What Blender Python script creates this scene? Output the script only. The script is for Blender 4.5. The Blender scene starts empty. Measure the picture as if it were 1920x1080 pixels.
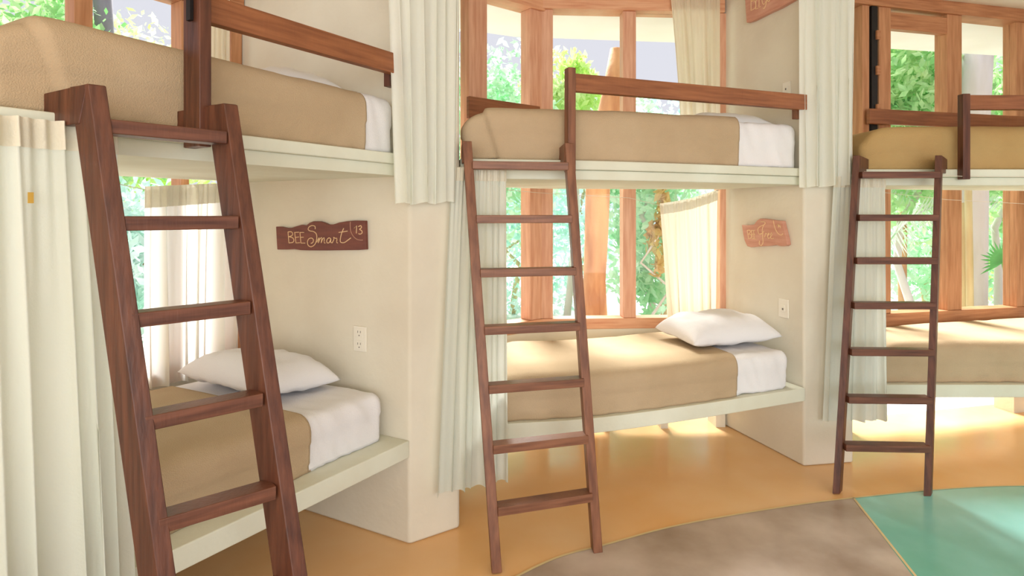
import bpy, math, random
import numpy as np
from mathutils import Vector, noise

random.seed(7)
rng = np.random.RandomState(7)
C = bpy.context.scene.collection
S = bpy.context.scene

def lin(r, g, b):
    f = lambda c: (c/255)/12.92 if c/255 <= .04045 else (((c/255)+.055)/1.055)**2.4
    return (f(r), f(g), f(b), 1.0)

# ------------------------------------------------------------------ camera
EYE, F = 1.45, 1100.0
cam = bpy.data.cameras.new('camera')
cam.lens = 36*F/1920
cam.sensor_width = 36
cam.shift_y = -140/1920
cam.clip_start = .02
co = bpy.data.objects.new('camera', cam)
C.objects.link(co)
co.location = (0, 0, EYE)
co.rotation_euler = (math.pi/2, 0, 0)
S.camera = co
# ------------------------------------------------------------------ world, sun, fill, exposure
w = bpy.data.worlds.new('world')
S.world = w
w.use_nodes = True
nt = w.node_tree
bgn = nt.nodes['Background']
bgn.inputs['Color'].default_value = (.80, .785, .87, 1)
bgn.inputs['Strength'].default_value = 1.03
sd = bpy.data.lights.new('sun', 'SUN')
sd.energy = 14.0
sd.angle = math.radians(22)
sd.color = (1, .98, .94)
so = bpy.data.objects.new('sun', sd)
C.objects.link(so)
so.rotation_euler = Vector((.14, -.72, -.76)).to_track_quat('-Z', 'Y').to_euler()
ad = bpy.data.lights.new('room_side_fill', 'AREA')  # added fill lamp behind the camera, stands in for the room's unseen windows
ad.shape = 'RECTANGLE'
ad.size, ad.size_y = 7.0, 2.6
ad.energy = 222
ad.color = (.95, .99, .96)
ao = bpy.data.objects.new('room_side_fill', ad)
C.objects.link(ao)
ao.location = (.6, -3.6, 1.55)
ao.rotation_euler = Vector((0, 1, -.02)).to_track_quat('-Z', 'Y').to_euler()
S.view_settings.view_transform = 'Standard'
S.view_settings.look = 'None'
S.view_settings.exposure = 0.0
S.view_settings.gamma = 1
S.view_settings.use_curve_mapping = False

# ------------------------------------------------------------------ materials
def mat(name, col, rough=.6, col2=None, scale=6.0, stretch=(1, 1, 1), detail=4, bump=0.0, bscale=60, bstretch=(1, 1, 1),
        spec=.4, transl=0.0, tcol=None, lo=.35, hi=.65, coat=0):
    m = bpy.data.materials.new(name)
    m.use_nodes = True
    n, l = m.node_tree.nodes, m.node_tree.links
    b = n['Principled BSDF']
    b.inputs['Roughness'].default_value = rough
    b.inputs['Specular IOR Level'].default_value = spec
    if coat: b.inputs['Coat Weight'].default_value = coat
    b.inputs['Base Color'].default_value = col
    tc = n.new('ShaderNodeTexCoord')
    src = None
    if col2:
        mp = n.new('ShaderNodeMapping'); mp.inputs['Scale'].default_value = stretch
        l.new(tc.outputs['Object'], mp.inputs[0])
        nz = n.new('ShaderNodeTexNoise'); nz.inputs['Scale'].default_value = scale; nz.inputs['Detail'].default_value = detail
        l.new(mp.outputs[0], nz.inputs['Vector'])
        cr = n.new('ShaderNodeValToRGB')
        cr.color_ramp.elements[0].position = lo; cr.color_ramp.elements[0].color = col
        cr.color_ramp.elements[1].position = hi; cr.color_ramp.elements[1].color = col2
        l.new(nz.outputs['Fac'], cr.inputs[0])
        l.new(cr.outputs[0], b.inputs['Base Color'])
        src = cr.outputs[0]
    if bump:
        mp2 = n.new('ShaderNodeMapping'); mp2.inputs['Scale'].default_value = bstretch
        l.new(tc.outputs['Object'], mp2.inputs[0])
        nb = n.new('ShaderNodeTexNoise'); nb.inputs['Scale'].default_value = bscale; nb.inputs['Detail'].default_value = 3
        l.new(mp2.outputs[0], nb.inputs['Vector'])
        bp = n.new('ShaderNodeBump'); bp.inputs['Strength'].default_value = bump; bp.inputs['Distance'].default_value = .01
        l.new(nb.outputs['Fac'], bp.inputs['Height'])
        l.new(bp.outputs[0], b.inputs['Normal'])
    if transl:
        t = n.new('ShaderNodeBsdfTranslucent')
        t.inputs['Color'].default_value = tcol or col
        if src and not tcol: l.new(src, t.inputs['Color'])
        mx = n.new('ShaderNodeMixShader'); mx.inputs[0].default_value = transl
        l.new(b.outputs[0], mx.inputs[1]); l.new(t.outputs[0], mx.inputs[2])
        l.new(mx.outputs[0], n['Material Output'].inputs['Surface'])
    return m

M = {}
M['plaster'] = mat('plaster', lin(230, 223, 206), .85, lin(221, 212, 194), 2.2, bump=.25, bscale=22, spec=.2)
M['slab'] = mat('painted_cement', lin(228, 230, 214), .7, lin(218, 217, 198), 3, bump=.2, bscale=30, spec=.25)
M['eaves'] = mat('eaves_plaster', lin(246, 244, 238), .9, lin(240, 236, 228), 2, spec=.2)
M['ceiling'] = mat('ceiling_plaster', lin(238, 230, 212), .9, lin(230, 220, 200), 2, bump=.15, bscale=18, spec=.2)
M['floor_ochre'] = mat('ochre_cement', lin(234, 176, 108), .18, lin(242, 204, 156), 1.1, detail=7, bump=.04, bscale=9, spec=.5, lo=.3, hi=.7)
M['floor_brown'] = mat('brown_cement', lin(156, 136, 120), .26, lin(208, 192, 180), 2.3, detail=8, bump=.05, bscale=10, spec=.5, lo=.3, hi=.7)
M['floor_turq'] = mat('turquoise_cement', lin(116, 188, 170), .2, lin(152, 218, 214), 1.5, detail=6, bump=.04, bscale=10, spec=.5, lo=.3, hi=.7)
M['joint'] = mat('pale_floor_joint', lin(222, 200, 150), .5)
def wood(name, a, b, rough=.42, st=(1, 1, 12)):
    return mat(name, a, rough, b, 3.0, stretch=(14, 14, 1.0) if st is None else st, detail=6, bump=.12, bscale=8, bstretch=(12, 12, 1), spec=.45, lo=.3, hi=.7)
V = (16, 16, 1.3)   # grain running upright
H = (1.5, 1.5, 20)  # grain running level
M['ladder_v'] = wood('dark_red_wood_upright', lin(70, 37, 25), lin(110, 65, 45), st=V)
M['ladder_h'] = wood('dark_red_wood_level', lin(80, 46, 34), lin(124, 78, 58), st=H)
M['ladder2_v'] = wood('brown_wood_upright', lin(104, 62, 42), lin(146, 96, 68), st=V)
M['ladder2_h'] = wood('brown_wood_level', lin(104, 64, 46), lin(148, 100, 74), st=H)
M['rail_h'] = wood('guard_rail_wood', lin(124, 72, 42), lin(160, 100, 62), st=H)
M['frame_v'] = wood('window_wood_upright', lin(172, 116, 76), lin(204, 148, 106), st=V, rough=.5)
M['frame_h'] = wood('window_wood_level', lin(160, 102, 66), lin(196, 138, 96), st=H, rough=.5)
M['frame2_v'] = wood('rosy_window_wood_upright', lin(206, 146, 114), lin(228, 178, 146), st=V, rough=.5)
M['frame2_h'] = wood('rosy_window_wood_level', lin(206, 140, 102), lin(228, 176, 138), st=H, rough=.5)
M['blanket'] = mat('beige_blanket_cloth', lin(196, 173, 143), .95, lin(188, 164, 133), 3, bump=.35, bscale=260, spec=.1)
M['blanket_g'] = mat('golden_blanket_cloth', lin(192, 162, 112), .95, lin(184, 152, 102), 3, bump=.3, bscale=260, spec=.1)
M['sheet'] = mat('white_sheet_cloth', lin(236, 234, 236), .9, bump=.2, bscale=200, spec=.1)
M['curtain'] = mat('cream_curtain_cloth', lin(228, 232, 224), .95, lin(220, 223, 212), 5, stretch=(1, 1, .2), bump=.2, bscale=150, spec=.05, transl=.32, tcol=lin(248, 250, 240))
M['curtain_w'] = mat('white_curtain_cloth', lin(246, 247, 240), .95, lin(240, 241, 230), 5, stretch=(1, 1, .2), bump=.2, bscale=150, spec=.05, transl=.35, tcol=lin(240, 240, 222))
M['curtain_t'] = mat('tan_curtain_cloth', lin(240, 226, 200), .95, lin(228, 210, 180), 4, stretch=(1, 1, .2), bump=.2, bscale=150, spec=.05, transl=.28, tcol=lin(236, 228, 212))
M['sheer'] = mat('sheer_curtain_cloth', lin(246, 242, 234), .95, lin(240, 230, 212), 4, stretch=(1, 1, .2), spec=.05, transl=.5, tcol=lin(250, 250, 250))
M['heading'] = mat('curtain_heading_cloth', lin(236, 230, 212), .95, bump=.3, bscale=120, spec=.05, transl=.18)
M['wire'] = mat('wire_white', lin(225, 215, 200), .5)
M['black'] = mat('black_metal', lin(22, 18, 18), .5)
M['iron'] = mat('dark_grey_metal', lin(66, 56, 54), .5)
M['plastic'] = mat('white_plastic', lin(240, 234, 220), .4)
M['slot'] = mat('slot_grey', lin(120, 112, 104), .6)
M['sign_dark'] = wood('dark_sign_wood', lin(104, 54, 46), lin(128, 72, 58), st=(2, 2, 16), rough=.5)
M['sign_rosy'] = wood('rosy_sign_wood', lin(196, 136, 114), lin(214, 160, 138), st=(2, 2, 16), rough=.5)
M['letter'] = mat('pale_carved_letter', lin(238, 204, 158), .6)
M['letter_dim'] = mat('faded_carved_letter', lin(186, 140, 118), .6)
M['tag'] = mat('ochre_tag', lin(200, 160, 70), .7)
M['ground'] = mat('pale_sandy_ground', lin(222, 216, 216), .95, lin(196, 202, 188), .8, detail=6)
M['bark_o'] = mat('orange_bark', lin(236, 186, 142), .8, lin(186, 126, 90), 7, stretch=(1, 1, .25), bump=.8, bscale=14, detail=8)
M['bark_g'] = mat('grey_bark', lin(150, 146, 160), .9, lin(110, 104, 108), 5, stretch=(1, 1, .2), bump=.6, bscale=16)
M['bark_p'] = mat('pale_bark', lin(222, 214, 214), .9, lin(200, 190, 178), 4, stretch=(1, 1, .2), bump=.4, bscale=16)
M['bark_y'] = mat('yellow_bark', lin(224, 206, 160), .9, lin(190, 150, 110), 6, stretch=(1, 1, .15), bump=.4, bscale=16)
M['leaf_a'] = mat('mint_leaf', lin(176, 226, 184), .6, lin(226, 244, 226), 2.2, transl=.5, lo=.4, hi=.6)
M['leaf_b'] = mat('lime_leaf', lin(208, 236, 140), .6, lin(234, 246, 200), 2.2, transl=.5, lo=.4, hi=.6)
M['leaf_c'] = mat('green_leaf', lin(146, 208, 132), .6, lin(216, 238, 190), 2.2, transl=.5, lo=.4, hi=.6)
M['leaf_d'] = mat('pale_teal_leaf', lin(190, 232, 218), .6, lin(232, 242, 242), 2.2, transl=.5, lo=.4, hi=.6)
M['leaf_o'] = mat('rusty_leaf', lin(220, 170, 120), .6, lin(228, 214, 150), 3, transl=.5)
g = bpy.data.materials.new('window_glass'); g.use_nodes = True
n, l = g.node_tree.nodes, g.node_tree.links
n.remove(n['Principled BSDF'])
tr = n.new('ShaderNodeBsdfTransparent'); tr.inputs[0].default_value = (.97, .985, .98, 1)
gl = n.new('ShaderNodeBsdfGlossy'); gl.inputs['Roughness'].default_value = .02
mx = n.new('ShaderNodeMixShader')
mx.inputs[0].default_value = .012
l.new(tr.outputs[0], mx.inputs[1]); l.new(gl.outputs[0], mx.inputs[2])
l.new(mx.outputs[0], n['Material Output'].inputs['Surface'])
M['glass'] = g

# ------------------------------------------------------------------ helpers
def link(name, mesh, m, parent=None, smooth=False):
    o = bpy.data.objects.new(name, mesh)
    C.objects.link(o)
    if m is not None and not mesh.materials: mesh.materials.append(m)
    if parent is not None:
        o.parent = parent
        o.matrix_parent_inverse.identity()
        o.location = -Vector(root_loc(parent))
    if smooth:
        mesh.polygons.foreach_set('use_smooth', [True]*len(mesh.polygons))
    return o

def root_loc(p):
    v = Vector(p.location)
    while p.parent: p = p.parent; v += Vector(p.location)
    return v

class MB:
    """collects geometry in world coordinates"""
    def __init__(s): s.v = []; s.f = []
    def add(s, vs, fs):
        k = len(s.v); s.v += [tuple(x) for x in vs]; s.f += [tuple(i+k for i in f) for f in fs]; return s
    def hexa(s, p):   # 8 points: bottom loop 4, top loop 4
        return s.add(p, [(3, 2, 1, 0), (4, 5, 6, 7), (0, 1, 5, 4), (1, 2, 6, 5), (2, 3, 7, 6), (3, 0, 4, 7)])
    def box(s, c, ax, ay, az, sx, sy, sz):
        c = Vector(c); a = Vector(ax)*sx/2; b = Vector(ay)*sy/2; d = Vector(az)*sz/2
        return s.hexa([c-a-b-d, c+a-b-d, c+a+b-d, c-a+b-d, c-a-b+d, c+a-b+d, c+a+b+d, c-a+b+d])
    def prism(s, poly, z0, z1):
        n_ = len(poly)
        return s.add([(x, y, z0) for x, y in poly]+[(x, y, z1) for x, y in poly],
                     [tuple(range(n_-1, -1, -1)), tuple(range(n_, 2*n_))]+[(i, (i+1) % n_, (i+1) % n_+n_, i+n_) for i in range(n_)])
    def extr(s, pts, d):   # planar polygon (3-D points) extruded by vector d
        n_ = len(pts); d = Vector(d)
        return s.add([Vector(p) for p in pts]+[Vector(p)+d for p in pts],
                     [tuple(range(n_-1, -1, -1)), tuple(range(n_, 2*n_))]+[(i, (i+1) % n_, (i+1) % n_+n_, i+n_) for i in range(n_)])
    def tube(s, pts, r, n_=8):
        pts = [Vector(p) for p in pts]; rs = r if isinstance(r, (list, tuple)) else [r]*len(pts)
        vs, fs = [], []
        ov_ = (pts[-1]-pts[0]).normalized() if (pts[-1]-pts[0]).length > 1e-6 else Vector((1, 0, 0))
        ref = min((Vector((0, 0, 1)), Vector((0, 1, 0)), Vector((1, 0, 0))), key=lambda a: abs(a.dot(ov_)))
        for i, p in enumerate(pts):
            t = (pts[min(i+1, len(pts)-1)]-pts[max(i-1, 0)]).normalized()
            u = t.cross(ref)
            if u.length < .05: u = t.cross(Vector((.3, .5, .8)))
            u.normalize(); w_ = t.cross(u)
            vs += [p+(u*math.cos(2*math.pi*k/n_)+w_*math.sin(2*math.pi*k/n_))*rs[i] for k in range(n_)]
        for i in range(len(pts)-1):
            for k in range(n_):
                fs.append((i*n_+k, i*n_+(k+1) % n_, (i+1)*n_+(k+1) % n_, (i+1)*n_+k))
        fs += [tuple(range(n_-1, -1, -1)), tuple(range((len(pts)-1)*n_, len(pts)*n_))]
        return s.add(vs, fs)
    def mesh(s, name):
        me = bpy.data.meshes.new(name); me.from_pydata(s.v, [], s.f); me.update()
        import bmesh
        b = bmesh.new(); b.from_mesh(me); bmesh.ops.recalc_face_normals(b, faces=b.faces); b.to_mesh(me); b.free()
        return me
    def build(s, name, m, parent=None, smooth=False, bevel=0, org=None):
        me = s.mesh(name)
        o = link(name, me, m, parent, smooth)
        if parent is None and org is not None:
            me.transform(__import__('mathutils').Matrix.Translation(-Vector(org))); o.location = org
        if bevel:
            bv = o.modifiers.new('bevel', 'BEVEL'); bv.width = bevel; bv.segments = 2; bv.limit_method = 'ANGLE'
            me.polygons.foreach_set('use_smooth', [True]*len(me.polygons))
            wn = o.modifiers.new('wn', 'WEIGHTED_NORMAL')
        return o

def tag(o, label=None, cat=None, group=None, kind=None):
    if label: o['label'] = label
    if cat: o['category'] = cat
    if group: o['group'] = group
    if kind: o['kind'] = kind
    return o

def empty(name, loc, label=None, cat=None, group=None, kind=None):
    o = bpy.data.objects.new(name, None); o.empty_display_size = .05
    C.objects.link(o); o.location = loc
    return tag(o, label, cat, group, kind)

def v2(p): return Vector((p[0], p[1]))
def P3(p, z): return Vector((p[0], p[1], z))
def catmull(pts, n_):
    pts = [v2(p) for p in pts]; out = []
    ext = [pts[0]*2-pts[1]]+pts+[pts[-1]*2-pts[-2]]
    for i in range(1, len(ext)-2):
        a, b, c, d = ext[i-1:i+3]
        for k in range(n_):
            t = k/n_
            out.append(.5*((2*b)+(c-a)*t+(2*a-5*b+4*c-d)*t*t+(3*b-a-3*c+d)*t**3))
    out.append(pts[-1]); return out
def at(line, s):   # point at fraction s of a polyline by length
    L = [0]
    for i in range(1, len(line)): L.append(L[-1]+(line[i]-line[i-1]).length)
    t = s*L[-1]
    if t <= 0: return line[0]+(line[1]-line[0]).normalized()*t
    if t >= L[-1]: return line[-1]+(line[-1]-line[-2]).normalized()*(t-L[-1])
    for i in range(1, len(line)):
        if t <= L[i]: return line[i-1].lerp(line[i], (t-L[i-1])/(L[i]-L[i-1]))

# ------------------------------------------------------------------ plan of the room (metres, seen from above)
P1a, P1b = Vector((-.4475, 2.564)), Vector((-.241, 2.703))
P2a, P2b = Vector((1.67, 3.358)), Vector((1.983, 3.408))
U1 = Vector((.55, .835)).normalized(); N1 = Vector((-.835, .55)).normalized()
B1 = Vector((-1.45, 3.09))
W1b = B1 - U1*2.4
W2a, W2c, W2b = Vector((-.42, 3.50)), Vector((.18, 3.97)), Vector((1.443, 4.05))
W3a, W3b = Vector((2.12, 3.955)), Vector((4.85, 4.625))
F1 = [P1a - U1*2.3, P1a]
F2 = catmull([(-.241, 2.735), (-.013, 2.77), (.393, 2.843), (.938, 3.034), (1.668, 3.335)], 8)
F3 = [Vector((1.99, 3.40)), Vector((4.6, 3.40))]
CEIL = 2.94

# ------------------------------------------------------------------ setting
fl = MB().prism([(-6, -6), (7, -6), (7, 4.9), tuple(W3b+Vector((.0, .12))), tuple(W3a+Vector((0, .12))), tuple(W2b+Vector((0, .12))), tuple(W2c+Vector((-.05, .12))), tuple(W2a+Vector((-.1, .1))), (-.7, 3.5), tuple(B1+N1*.12), tuple(W1b+N1*.12), (-6, .5)], -.1, 0).build('floor', M['floor_ochre'])
tag(fl, kind='structure')
arc = catmull([(-1.6, .35), (-.75, 1.55), (.032, 2.346), (.437, 2.573), (.905, 2.764), (1.735, 2.981), (2.72, 3.115), (3.9, 3.02), (5.2, 2.3)], 10)
ib = min(range(len(arc)), key=lambda i: (arc[i]-Vector((1.735, 2.981))).length)
cen = Vector((1.15, .25))
MB().prism([tuple(p) for p in arc[:ib+1]]+[tuple(cen)], 0, .004).build('floor_panel', M['floor_brown'], fl)
MB().prism([tuple(p) for p in arc[ib:]]+[tuple(cen)], 0, .004).build('floor_panel', M['floor_turq'], fl)
MB().prism([tuple(arc[0]), tuple(cen), tuple(arc[-1]), (3, -3), (-1.5, -3)], 0, .004).build('floor_panel', M['floor_brown'], fl)
jb = MB()
def strip(pts, wd):
    vs = []
    for i, p in enumerate(pts):
        t = (pts[min(i+1, len(pts)-1)]-pts[max(i-1, 0)]).normalized(); nn = Vector((-t.y, t.x))*wd/2
        vs += [(p.x+nn.x, p.y+nn.y, .0055), (p.x-nn.x, p.y-nn.y, .0055)]
    jb.add(vs, [(2*i, 2*i+1, 2*i+3, 2*i+2) for i in range(len(pts)-1)])
strip(arc, .011)
j = jb.build('joint', M['joint'], fl)
jb = MB(); strip([arc[ib], Vector((1.61, 2.346)), Vector((1.5, 1.8)), cen], .011)
jb.build('joint', M['joint'], fl)

tag(MB().prism([(-3.6, .2), tuple(W1b+N1*.3), tuple(B1+N1*.3), (-.45, 3.9), (.1, 4.25), (1.4, 4.35), (2.2, 4.3), (5.1, 5.0), (6.5, 3), (6.5, -6), (-5.5, -6)], CEIL, CEIL+.12)
    .build('ceiling', M['ceiling']), kind='structure')
# roof overhang outside the windows
ov = [W1b+N1*.95, B1+N1*.95+U1*.1, Vector((-.75, 4.25)), Vector((.02, 4.62)), Vector((1.55, 4.80)), Vector((2.3, 4.78)), Vector((5.2, 5.35))]
iv = [W1b+N1*.1, B1+N1*.1, Vector((-.5, 3.6)), W2c+Vector((-.03, .08)), W2b+Vector((0, .1)), W3a+Vector((0, .08)), W3b+Vector((0, .1))]
ovm = MB()
for i in range(len(ov)-1):
    a, b, c, d = iv[i], iv[i+1], ov[i+1], ov[i]
    z = [2.88, 2.88, 2.80, 2.80]
    ovm.hexa([P3(a, 2.86), P3(b, 2.86), P3(c, 2.84), P3(d, 2.84), P3(a, 2.99), P3(b, 2.99), P3(c, 2.94), P3(d, 2.94)])
tag(ovm.build('roof_overhang', M['eaves']), kind='structure')
tag(MB().prism([(-60, 3.4), (60, 3.4), (60, 70), (-60, 70)], -.12, -.02).build('ground', M['ground']), kind='structure')
tag(MB().prism([(-60, 1.0), (-2.9, 1.0), (-1.5, 3.7), (-1.5, 4.0), (-60, 4.0)], -.12, -.08).build('ground', M['ground']), kind='structure')

# wedge shaped masonry walls between the bays
def wall(name, poly, z0=0, z1=CEIL):
    return tag(MB().prism([tuple(p) for p in poly], z0, z1).build(name, M['plaster'], bevel=.014), kind='structure')
wall('wall_left', [P1a, P1b, W2a, W2a+Vector((-.25, .25)), B1+N1*.12+U1*.25, B1])
wall('wall_right', [P2a, P2b, Vector((2.07, 3.93)), Vector((2.10, 4.2)), W2b+Vector((.0, .12)), W2b])
wall('wall_far_right', [Vector((4.62, 3.2)), Vector((4.9, 3.2)), W3b+Vector((.1, .1)), Vector((4.62, W3b.y))])
wall('wall_far_left', [W1b, F1[0]-U1*.05, F1[0]-U1*.3, W1b-U1*.3+N1*.1])

# windows: a wall line with posts, sashes and panes
def win(name, A, B, z0, z1, spans, mv, mh, sash=.0, header_z=None, opens=None, drop=0.0):
    """spans: list of (s0,s1) wood posts in metres from A; panes fill between them."""
    A, B = v2(A), v2(B); L = (B-A).length; d = (B-A)/L; nn = Vector((-d.y, d.x))
    if nn.y < 0: nn = -nn
    r = empty(name, P3(A, z0), kind='structure')
    D3, N3, Z3 = P3(d, 0), P3(nn, 0), Vector((0, 0, 1))
    def bar(n_, s0, s1, za, zb, th, m, off=0, bev=.004):
        c = A+d*(s0+s1)/2+nn*(off)
        return MB().box(P3(c, (za+zb)/2), D3, N3, Z3, s1-s0, th, zb-za).build(n_, m, r, bevel=bev)
    bar('sill', 0, L, z0-.045, z0+.045, .12, mh, 0)
    # header beam, may fall a little towards B
    c0, c1 = A, B
    hb = MB(); q = []
    for z_, dz in ((z1, 0), (CEIL+.01, 0)):
        for p, dd in ((A, 0), (B, drop)):
            for o_ in (-.07, .07):
                q.append(P3(p+nn*o_, z_-(dd if z_ == z1 else 0)))
    hb.hexa([q[0], q[2], q[3], q[1], q[4], q[6], q[7], q[5]]).build('header', mh, r, bevel=.004)
    for s0, s1 in spans: bar('mullion', s0, s1, z0+.045, z1, .10, mv)
    edges = sorted(spans)
    gaps = []
    cur = 0
    for s0, s1 in edges:
        if s0-cur > .12: gaps.append((cur, s0))
        cur = s1
    if L-cur > .12: gaps.append((cur, L))
    for k, (a, b) in enumerate(gaps):
        zt = z1-drop
        c = A+d*(a+b)/2
        MB().box(P3(c+nn*.0, (z0+.045+zt)/2), D3, N3, Z3, b-a, .006, zt-z0-.045).build('pane', M['glass'], r)
        if sash and (opens is None or k in opens):
            for aa, bb in ((a, a+sash), (b-sash, b)): bar('sash', aa, bb, z0+.05, zt-.005, .045, mv, -.01)
            bar('sash', a+sash, b-sash, z0+.05, z0+.05+sash, .045, mh, -.01)
            bar('sash', a+sash, b-sash, zt-.005-sash, zt-.005, .045, mh, -.01)
    return r

def s_at(A, B, px):   # distance from A along A-B where the plan line crosses the sight line of a column
    k = (px-960)/F; A, B = v2(A), v2(B); d = (B-A).normalized()
    return (k*A.y-A.x)/(d.x-k*d.y)

def sp(A, B, *pairs): return [(s_at(A, B, a), s_at(A, B, b)) for a, b in pairs]
# bay 1: line from B1 towards the near end
x = sp(B1, W1b, (345, 330), (165, 130))
L1 = (W1b-B1).length
win('window_1', B1, W1b, .70, 2.47, [(.0, .06), x[0], x[1], (x[1][1]+.55, x[1][1]+.62), (L1-.05, L1)], M['frame_v'], M['frame_h'])
win('window_2', W2a, W2c, .70, 2.80, [(0, .04)]+sp(W2a, W2c, (871, 905), (985, 1010)), M['frame2_v'], M['frame2_h'], drop=0)
win('window_3', W2c, W2b, .70, 2.815, [(0, s_at(W2c, W2b, 1035))]+sp(W2c, W2b, (1165, 1189), (1344, 1357)), M['frame2_v'], M['frame2_h'])
x = sp(W3a, W3b, (1606, 1619), (1637, 1659), (1764, 1791), (1893, 1935))
w3 = win('window_4', W3a, W3b, .72, 2.86, [x[0], x[1], x[2], x[3], (x[3][1]+.4, x[3][1]+.47), (x[3][1]+.95, x[3][1]+1.05)], M['frame_v'], M['frame_h'], drop=.02)
# top rail of the side hung sash in bay 3 (a sliver of light shows above it)
d3 = (W3b-W3a).normalized(); n3 = Vector((-d3.y, d3.x))
MB().box(P3(W3a+d3*(x[1][0]+x[2][1])/2-n3*.02, 2.775), P3(d3, 0), P3(n3, 0), (0, 0, 1), x[2][1]-x[1][0], .05, .115).build('sash', M['frame_h'], w3, bevel=.004)
sb = (s_at(W3a, W3b, 1621)+s_at(W3a, W3b, 1634))/2
MB().box(P3(W3a+d3*sb-n3*.03, 2.43), P3(d3, 0), P3(n3, 0), (0, 0, 1), .048, .05, .86).build('black_bar', M['black'], w3)  # narrow black upright bar beside the sash
for zz in (2.66, 2.42, 2.16):
    MB().box(P3(W3a+d3*(sb+.022)-n3*.062, zz), P3(d3, 0), P3(n3, 0), (0, 0, 1), .03, .014, .06).build('hinge', M['frame_h'], w3)
wd = M['plaster']
# parapets below the sills (low vent slots under the bunks of bays 2 and 3), infill above window 1
def infill(name, A, B, z0, z1, th=.14, m=None):
    A, B = v2(A), v2(B); d = (B-A).normalized(); nn = Vector((-d.y, d.x))
    if nn.y < 0: nn = -nn
    return tag(MB().box(P3((A+B)/2, (z0+z1)/2), P3(d, 0), P3(nn, 0), (0, 0, 1), (B-A).length, th, z1-z0).build(name, m or M['plaster']), kind='structure')
infill('wall_back_left', B1, W1b, 0, .655)
def parapet(name, A, B, slots):
    A, B = v2(A), v2(B); L = (B-A).length; d = (B-A)/L
    infill(name, A, B, .30, .675)
    cur = 0
    for a, b in slots+[(L, L)]:
        if a > cur: infill(name, A+d*cur, A+d*a, 0, .30)
        cur = b
parapet('wall_back_center', W2a, W2c, [(.1, .7)])
parapet('wall_back_center', W2c, W2b, [(.06, .42), (.47, .82), (.87, 1.20)])
parapet('wall_back_right', W3a, W3b, [(.12, 1.55), (1.65, 2.7)])

# ------------------------------------------------------------------ bunk platforms
def platform(name, line, back, z_top, parts, label, cat='bunk platform', group=None):
    """line: front edge; back: polygon behind; parts: (part name, z0, z1, setback, material)"""
    r = empty(name, P3(line[0], z_top), label, cat, group)
    for pn, z0, z1, sb_, m in parts:
        cx = sum((v2(p) for p in back), Vector((0, 0)))/len(back)
        fr_ = []
        for i, p in enumerate(line):
            t = (line[min(i+1, len(line)-1)]-line[max(i-1, 0)]).normalized(); nn = Vector((-t.y, t.x))
            if nn.dot(cx-p) < 0: nn = -nn
            fr_.append(p+nn*sb_)
        MB().prism([tuple(p) for p in fr_]+[tuple(p) for p in back], z0, z1).build(pn, m, r, bevel=.006)
    return r
e = .02
b1_ = [B1+U1*-.03-N1*e, W1b-N1*.08]
bk1 = [P1a+(B1-P1a).normalized()*.02, B1-N1*.08+U1*.02, W1b-N1*.08]
bk2 = [W2b+Vector((-.01, -.08)), W2c+Vector((.03, -.09)), W2a+Vector((.05, -.05))]
bk3 = [Vector((4.61, 4.45)), W3a+Vector((.05, -.07)), Vector((2.075, 3.92))]
lo = [('slab', .382, .457, 0, M['slab'])]
up = [('deck_board', 1.660, 1.706, 0, M['slab']), ('slab', 1.612, 1.660, .018, M['slab'])]
platform('bunk_platform', F1, bk1, .457, lo, 'low pale cement bunk platform in the nearest bay, sloping in view behind the dark ladder')
platform('bunk_platform', F2, bk2, .457, lo, 'low pale cement bunk platform of the middle bay, over glowing orange floor')
platform('bunk_platform', F3, bk3, .457, lo, 'low pale cement bunk platform in the far right bay')
platform('bunk_platform', F1, bk1, 1.706, up, 'upper white bunk platform of the nearest bay, overhead at the upper left')
platform('bunk_platform', F2, bk2, 1.706, up, 'upper white bunk platform of the middle bay with a thin groove along its edge')
platform('bunk_platform', F3, bk3, 1.706, up, 'upper white bunk platform in the far right bay')

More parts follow.
